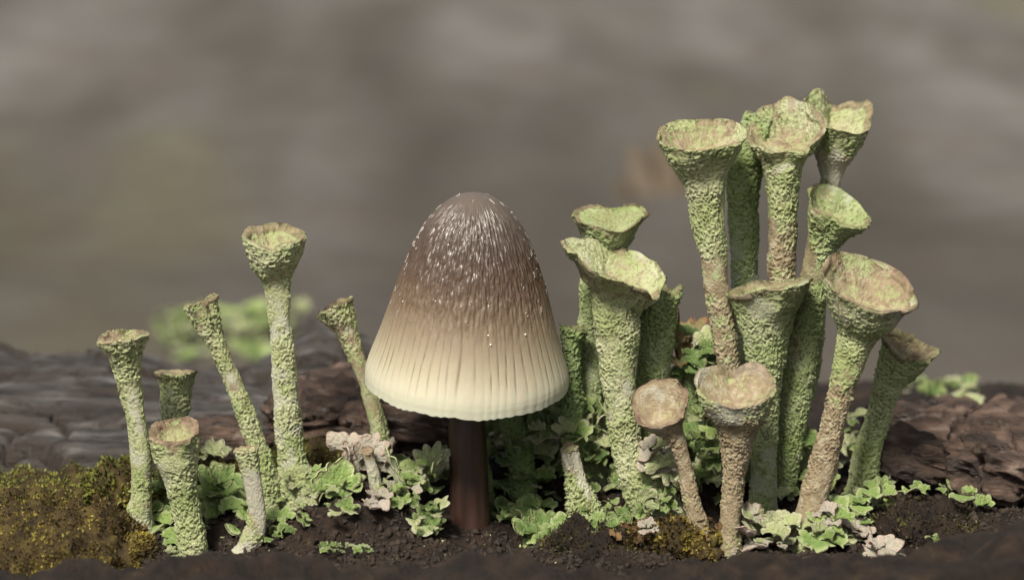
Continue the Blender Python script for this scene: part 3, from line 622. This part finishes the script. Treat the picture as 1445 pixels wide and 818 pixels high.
ico = [Vector(v) for v in ((0, 0, -1), (.72, -.53, -.45), (-.28, -.85, -.45), (-.89, 0, -.45), (-.28, .85, -.45), (.72, .53, -.45), (.28, -.85, .45), (-.72, -.53, .45), (-.72, .53, .45), (.28, .85, .45), (.89, 0, .45), (0, 0, 1))]
icf = [(0,2,1),(0,3,2),(0,4,3),(0,5,4),(0,1,5),(1,2,6),(2,3,7),(3,4,8),(4,5,9),(5,1,10),(6,10,1),(7,6,2),(8,7,3),(9,8,4),(10,9,5),(11,6,7),(11,7,8),(11,8,9),(11,9,10),(11,10,6)]
ICO = np.array(ico); ICF = np.array(icf)[:, ::-1]
ICF = np.array(icf)
gv_, gt_ = [], []
for _ in range(24):
    p, n = cap_pt(rnd.uniform(.3, .97), rnd.uniform(0, 6.283), .004); gt_.append(ICF + 12 * len(gv_)); gv_.append(ICO * rnd.uniform(.003, .008) + p - MB)
tag(link('grains', mesh_from('grains', np.concatenate(gv_), None, M_DEW, T=np.concatenate(gt_)), cap), kind='stuff')

# ------------------------------------------------------------------ leafy basal lobes (squamules)
def lobe_mesh(name, seed, mats):
    g = np.random.RandomState(seed); nu, nv = 11, 37
    span = R(g.uniform(80, 115)); u = np.linspace(0, 1, nu); v = np.linspace(-1, 1, nv); Ug, Vg = np.meshgrid(u, v, indexing='ij')
    nl = g.choice([2, 3, 3, 4, 5]); phs = g.uniform(-.4, .4)
    out = .64 + .36 * np.abs(np.cos(nl * math.pi / 2 * (v + phs))) ** .6
    out = out * (1 - .30 * v ** 4) * (1 +   .06 * np.cos(11 * v + g.uniform(0, 6)) + .045 * np.cos(19 * v + g.uniform(0, 6)))
    tta = Vg * span * (.3 + .7 * Ug ** .5); rr = Ug * out[None]
    x = rr * np.sin(tta); y = rr * np.cos(tta)
    cup = g.uniform(.05, .45); curl = g.uniform(-.9, .2); wav = g.uniform(.05, .14)
    z = cup * x * x * 1.2 + curl * np.clip(Ug - .5, 0, 1) ** 2 + wav * Ug ** 2 * np.sin(nl * 2.6 * Vg + g.uniform(0, 6)) + .03 * perlin(np.stack([x.ravel() * 3, y.ravel() * 3, 0 * x.ravel() + seed], 1), 2).reshape(x.shape)
    P = np.stack([x, y, z], -1); N = grid_normals(P, False)
    if N[..., 2].mean() < 0: N = -N
    t = .05 * (1 - .35 * Ug ** 3)[..., None]
    top = (P + N * t).reshape(-1, 3); bot = (P - N * t).reshape(-1, 3); n = nu * nv
    Q = grid_quads(nu, nv, False); Qt = Q; Qb = Q[:, ::-1] + n
    if np.cross(top[Q[60, 1]] - top[Q[60, 0]], top[Q[60, 2]] - top[Q[60, 0]])[2] < 0: Qt, Qb = Q[:, ::-1], Q + n
    loop = np.concatenate([np.arange(nv) * 1, (np.arange(1, nu) * nv + nv - 1), ((nu - 1) * nv + np.arange(nv - 2, -1, -1)), np.arange(nu - 2, 0, -1) * nv])
    l2 = np.roll(loop, -1); side = np.stack([loop, l2, l2 + n, loop + n], 1)
    ed = np.maximum(Ug, 0).ravel()
    return mesh_from(name, np.vstack([top, bot]), np.concatenate([Qt, Qb, side]), list(mats), dict(edge=np.tile(ed, 2)), mat_idx=np.concatenate([np.zeros(len(Qt)), np.ones(len(Qb)), np.zeros(len(side))]))
LOBES = {p: [lobe_mesh('lobe', 50 + 20 * i + j, m) for j in range(12)] for i, (p, m) in enumerate(LOBE_MATS.items())}
def place_lobe(root, P, size, az, el, roll, pal, wide=1.0):
    """az: 0 = growing towards the camera, + to the right; el: 0 lying, 90 upright"""
    o = link('lobe', rnd.choice(LOBES[pal]), root)
    Mx = Matrix.Rotation(math.pi + R(az), 4, 'Z') @ Matrix.Rotation(R(el), 4, 'X') @ Matrix.Rotation(R(roll), 4, 'Y')
    o.matrix_parent_inverse = Matrix.Identity(4)
    o.matrix_basis = Matrix.Translation(Vector(P) - root.location) @ Mx @ Matrix.Diagonal((size * wide, size, size, 1))
    return o
GROUP_S = 'leafy lichen rosettes at the foot of the stalks'
def rosette(px, py, Y, n, sx, sy, size, pals, label, el=(25, 80), az=110, name='leafy_lichen', dy=.18, face=.68):
    b = at(px, py + sy, Y); root = empty(name, b); tag(root, label, 'lichen', GROUP_S)
    for i in range(int(round(n * (2.9 if n > 5 else 1.3) * (1 if Y < 3 else .6)))):
        qx = rnd.uniform(-1, 1); qy = rnd.uniform(-1, 1); yy = Y + rnd.uniform(-dy, dy) - qy * dy * .6
        p = at(px + qx * sx, py + qy * sy, yy); s = size * (.95 if n > 5 else 1.1) * rnd.uniform(.4, 1.25) * upp(Y)
        if rnd.random() < face: place_lobe(root, p, s, 180 - qx * az * .5 + rnd.uniform(-50, 50), rnd.uniform(*el), rnd.uniform(-25, 25), rnd.choice(pals), rnd.uniform(.85, 1.25))
        else: place_lobe(root, p, s, qx * az * .7 + rnd.uniform(-40, 40), rnd.uniform(-35, 10), rnd.uniform(-20, 20), rnd.choice(pals), rnd.uniform(.85, 1.25))
    return root
ROS = [
 (228,725,-.15,9,20,42,26,['dark','bright'],'green leafy lobes filling the gap beside the knobbly stalk foot'),
 (318,725,.05,16,32,48,34,['dark','dark','bright'],'large curled green lobes behind the short tan stub'),
 (435,690,-.05,20,38,26,17,['bright','pale'],'frilly green scales around the foot of the tall round-cupped lichen'),
 (300,643,.55,3,12,5,21,['pale'],'pale rounded lobes perched on dark wood behind the stout cup'),
 (412,728,-.45,3,14,6,22,['bright'],'bright yellow-green lobes on the edge of the soil mound'),
 (490,678,-.05,5,18,14,30,['bright'],'broad bright green lobes below the pinkish white frills'),
 (520,652,.10,9,34,16,30,['white'],'pinkish white frilled upright lobes beside the leaning stalk foot'),
 (585,672,-.05,11,30,20,28,['bright','bright','pale'],'open green rosette between soil mound and mushroom stem'),
 (525,706,-.45,3,16,5,24,['white'],'small whitish lobes on top of the soil mound'),
 (488,722,-.52,3,10,6,17,['pale','bright'],'small green lobes on the flank of the soil mound'),
 (560,690,-.22,8,26,12,20,['bright','pale','white'],'low mixed lobes creeping over the crest of the soil mound'),
 (470,690,-.15,8,22,10,18,['bright','pale'],'small bright scales between frilly foot scales and soil mound'),
 (385,745,-.40,8,22,16,18,['bright','dark'],'green scales at the foot of the thin curved stalk'),
 (245,775,-.45,7,26,8,15,['bright','pale'],'green crust scales at the feet of the stout cup and its neighbour'),
 (605,735,-.35,7,16,24,22,['pale','dark'],'dull green lobes against the side of the mushroom stem'),
 (622,668,.30,5,14,22,28,['dark','bright'],'green lobes half hidden behind the mushroom stem'),
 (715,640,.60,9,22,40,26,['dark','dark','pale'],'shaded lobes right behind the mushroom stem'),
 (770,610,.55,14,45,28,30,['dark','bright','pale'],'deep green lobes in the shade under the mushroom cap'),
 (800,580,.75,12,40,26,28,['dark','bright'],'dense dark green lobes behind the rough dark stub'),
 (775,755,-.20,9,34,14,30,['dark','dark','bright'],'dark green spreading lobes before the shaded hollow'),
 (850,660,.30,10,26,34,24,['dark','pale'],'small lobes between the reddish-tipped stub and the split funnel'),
 (838,725,-.10,9,30,24,15,['dark','bright'],'tiny scales around the reddish-tipped stub'),
 (935,650,-.10,9,24,22,27,['pale','white'],'pale grey-green frilly lobes behind the saucer-shaped cup'),
 (930,705,-.20,16,28,22,14,['pale','bright'],'fine green scales wrapping the swollen foot of the split funnel'),
 (985,640,.25,16,24,70,26,['dark','dark','pale'],'dark lobes in the gap before the heart-notched cup'),
 (972,505,.45,7,16,34,30,['dark','dark','tan'],'orange-tipped olive lobes standing above the saucer-shaped cup'),
 (1000,500,.35,6,12,20,24,['dark','pale'],'green lobes squeezed against the speckled lower stalk'),
 (1140,660,.45,12,28,46,24,['dark','pale'],'dark green lobes between the thick stalk and the leaning brown stalk'),
 (1215,610,.75,9,24,40,26,['bright','pale'],'bright lobes seen between the leaning brown stalk and the last lichen'),
 (1085,748,-.45,13,30,20,24,['pale','pale','white'],'pale frilly rosette hugging the leaning brown stalk foot'),
 (1165,745,-.45,14,24,24,24,['pale','bright','white'],'mixed pale lobes on the other side of the leaning stalk foot'),
 (1205,725,-.20,14,24,38,22,['pale','white','bright'],'curled pinkish and green lobes below the pink-orange cup'),
 (1232,690,.05,10,22,24,17,['bright','pale'],'rounded green scales clinging to the last lichen stalk'),
 (1248,776,-.72,3,14,5,32,['white'],'grey-white fan lobe lying on the soil'),
 (1308,770,-.68,4,16,5,17,['bright','white'],'tiny green and white lobes on the soil by the fan'),
 (1292,688,.02,3,9,4,16,['bright'],'tiny bright green scales below the dark bark wedge'),
 (1318,690,.02,3,12,4,13,['bright'],'small round green lobes beside the tiny bright scales'),
 (1362,694,.0,4,14,5,18,['bright'],'bright green lobes under the ridged bark lump'),
 (1390,712,-.05,2,6,3,16,['bright'],'lone bright scale in the dark crevice below the bark'),
 (490,774,-.85,9,34,6,9,['pale','bright'],'crust of minute pale green scales on the front of the soil mound'),
 (800,598,.38,12,44,24,25,['pale','bright','dark'],'light-edged green lobes above the reddish-tipped stub'),
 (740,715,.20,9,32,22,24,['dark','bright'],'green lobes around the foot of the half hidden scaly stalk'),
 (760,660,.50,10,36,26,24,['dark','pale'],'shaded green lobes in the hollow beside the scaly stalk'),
 (1002,600,.05,9,12,52,22,['dark','bright'],'green lobes just beside the heart-notched cup stalk'),
 (870,745,-.25,8,26,16,22,['dark','bright'],'green lobes between the mossy crumb pile and the split funnel foot'),
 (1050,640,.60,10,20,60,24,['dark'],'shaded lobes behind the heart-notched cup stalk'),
]
for r_ in ROS: rosette(*r_, **(dict(el=(55, 88), face=1.0, dy=.08) if 'upright' in r_[8] else {}))
def mat_plain(name, c, rough=.5): return NT(name).done(c, rough, None, .4)
# green clumps out of focus
def far_clump(px, py, Y, n, sx, sy, size, pals, label):
    return rosette(px, py, Y, n, sx, sy, size, pals, label, el=(10, 80), dy=1.0)
far_clump(325, 472, 14.5, 60, 105, 42, 24, ['pale', 'dark', 'bright'], 'blurred bright green lichen clump beyond the weathered log')
far_clump(1335, 556, 4.2, 22, 50, 18, 22, ['bright', 'dark', 'pale'], 'blurred green and white lichen tuft behind the bark slab')
far_clump(1432, 590, 3.4, 10, 18, 10, 24, ['bright'], 'blurred green tuft behind the ridged bark lump')
far_clump(770, 545, 4.5, 24, 60, 26, 26, ['bright', 'dark'], 'soft green tuft glimpsed past the mushroom cap')

# ------------------------------------------------------------------ moss cushions with leaf tufts
def cushion(px, py, Y, w, h, dep, seed, label, ntuft, tmat, lump_amp=.10, tsize=.03):
    k = upp(Y); hw, hh = w / 2 * k, h * k
    P, Q = lump(150, 120, np.array([hw, dep, hh]), 0, seed, lump_amp, .0, .9)
    f1, _, _ = worley(P * 5.5, seed); f1b, _, _ = worley(P * 14, seed + 1)
    n = P / np.array([hw, dep, hh]) ** 2; n /= np.linalg.norm(n, axis=1, keepdims=True) + 1e-9
    P = P + n * (.15 * (.6 - f1) + .045 * (.5 - f1b))[:, None]
    root = empty('moss_cushion', at(px, py, Y)); tag(root, label, 'moss')
    link('mound', mesh_from('mound', P, Q, M_SOIL if tmat is M_MOSSD else M_MOSSB), root)
    ok = np.where((P[:, 2] > -.12 * hh) & (f1 + .35 * f1b + .25 * perlin(P * 3, seed) < .88))[0]; ids = NPR.choice(ok, ntuft)
    V, T = [], []
    for i in ids:
        nn = n[i] + NPR.normal(0, .55, 3); nn /= np.linalg.norm(nn); sd_ = np.cross(nn, NPR.normal(0, 1, 3)); sd_ /= np.linalg.norm(sd_) + 1e-9
        b = P[i] + NPR.normal(0, .012, 3); l_ = tsize * NPR.uniform(.6, 1.5); wd2 = l_ * .24; q0 = len(V); fold = np.cross(nn, sd_) * l_ * .18
        V += [b - sd_ * wd2, b + sd_ * wd2, b + nn * l_ * .5 - sd_ * wd2 * 1.1 + fold, b + nn * l_ * .5 + sd_ * wd2 * 1.1 + fold, b + nn * l_]
        T += [(q0, q0 + 1, q0 + 3), (q0, q0 + 3, q0 + 2), (q0 + 2, q0 + 3, q0 + 4)]
    tag(link('tufts', mesh_from('tufts', np.array(V), None, tmat, T=T), root), kind='stuff')
    return root
cushion(62, 790, -.75, 320, 58, .58, 3, 'brown and olive moss cushion below the weathered log', 18000, M_MOSST, .12, .019)
cushion(50, 704, .30, 260, 28, .38, 8, 'yellow-green moss strip along the broken edge of the log', 6000, M_MOSSG, .08, .022)
cushion(165, 706, .15, 110, 46, .30, 12, 'dark lumpy moss between moss strip and knobbly stalk', 3000, M_MOSSG, .08)
cushion(318, 672, .75, 150, 26, .25, 15, 'small moss patch on dark wood behind the curved stalk', 2000, M_MOSSG, .05)
cushion(455, 640, .85, 130, 24, .25, 19, 'thin moss patch behind the frilly foot scales', 1600, M_MOSSG, .05)
cushion(1315, 752, -.25, 170, 36, .34, 23, 'dark mossy hump in front of the bark', 3500, M_MOSSD, .08, .022)
cushion(850, 782, -.55, 150, 34, .28, 29, 'brown mossy crumb pile before the hollow', 2500, M_MOSSD, .08, .022)
cushion(958, 770, -.62, 130, 30, .22, 37, 'yellow-flecked moss pad at the foot of the saucer-shaped cup', 2800, M_MOSST, .06)

# rotten curls of debris at the foot of the split funnel
droot = empty('rotten_wood_crumb', at(945, 760, -.6)); tag(droot, 'orange-brown curled rotten wood crumbs at the split funnel foot', 'wood debris')
LOBES['debris'] = [lobe_mesh('curl', 150 + j, (M_DEBRIS, M_DEBRIS)) for j in range(6)]
for i in range(80):
    px = rnd.gauss(942, 26); py = rnd.uniform(733, 770); p = at(px, py, -.60 + rnd.uniform(-.08, .08) - .25 * (py - 750) / 30)
    place_lobe(droot, p, rnd.uniform(7, 15) * upp(-.6), rnd.uniform(0, 360), rnd.uniform(-40, 80), rnd.uniform(-60, 60), 'debris', rnd.uniform(.6, 1.4)).name = 'curl'
rosette(918, 745, -.62, 3, 5, 5, 15, ['white'], 'small white lobes at the very foot of the split funnel')

# ------------------------------------------------------------------ soil crumbs and pale grains (uncountable)
def crumbs(name, N, xr, yr, smin, smax, mat, seed, gauss=None):
    g = np.random.RandomState(seed)
    x = g.uniform(*xr, N); y = g.uniform(*yr, N)
    z = soil_z(x, y); s = np.exp(g.uniform(math.log(smin), math.log(smax), N))
    V = ICO[None] * s[:, None, None] * g.uniform(.4, 1.6, (N, 12, 1)) * g.uniform(.4, 1.5, (N, 1, 3)) + np.stack([x, y, z + s * .25], 1)[:, None]
    T = ICF[None] + 12 * np.arange(N)[:, None, None]
    return link(name, mesh_from(name, V.reshape(-1, 3), None, mat, T=T.reshape(-1, 3), smooth=False))
tag(crumbs('soil_crumbs', 14000, (-4.2, 4.4), (-1.4, 1.2), .006, .028, M_CRUMB, 4), 'dark crumbs of soil and rotten wood scattered over the ground', 'soil crumbs', kind='stuff')
tag(crumbs('pale_grains', 260, (-3.6, 4.2), (-1.0, .9), .005, .012, LOBE_MATS['pale'][0], 24), 'tiny pale lichen grains sprinkled over the dark soil', 'lichen grains', kind='stuff')
# short dark grass tip behind the split funnel
a0, a1 = at(949, 480, .5), at(957, 434, .45); pts_ = [a0 + (a1 - a0) * t + RT * .02 * math.sin(t * 3) for t in np.linspace(0, 1, 8)]
gvv = [];
for i, p in enumerate(pts_):
    w_ = .022 * (1 - i / 7.5)
    for a in range(6): gvv.append(p + RT * w_ * math.cos(a * 1.0472) + np.array([0, 1, 0]) * w_ * math.sin(a * 1.0472))
o = link('grass_sprout', mesh_from('grass_sprout', np.array(gvv) - a0, grid_quads(8, 6, True), mat_plain('olive_blade', (.16, .15, .03)))); o.location = a0; tag(o, 'thin olive blade sticking up beside the orange-tipped lobes', 'grass')

# a brown leaf lying far behind on the ground
M_LEAF = mat_scaled('dead_leaf', [(.3, (.066, .050, .033)), (.7, (.088, .066, .043))], 3, 10, .7, .3)
b = at(940, 320, 27.7); o = link('fallen_leaf', lobe_mesh('fallen_leaf', 77, (M_LEAF, M_LEAF))); o.location = b; o.scale = (.9, 1.9, 1.2)
o.rotation_euler = (R(40), 0, R(8)); tag(o, 'blurred rust-brown dead leaf on the ground far behind the lichens', 'leaf')
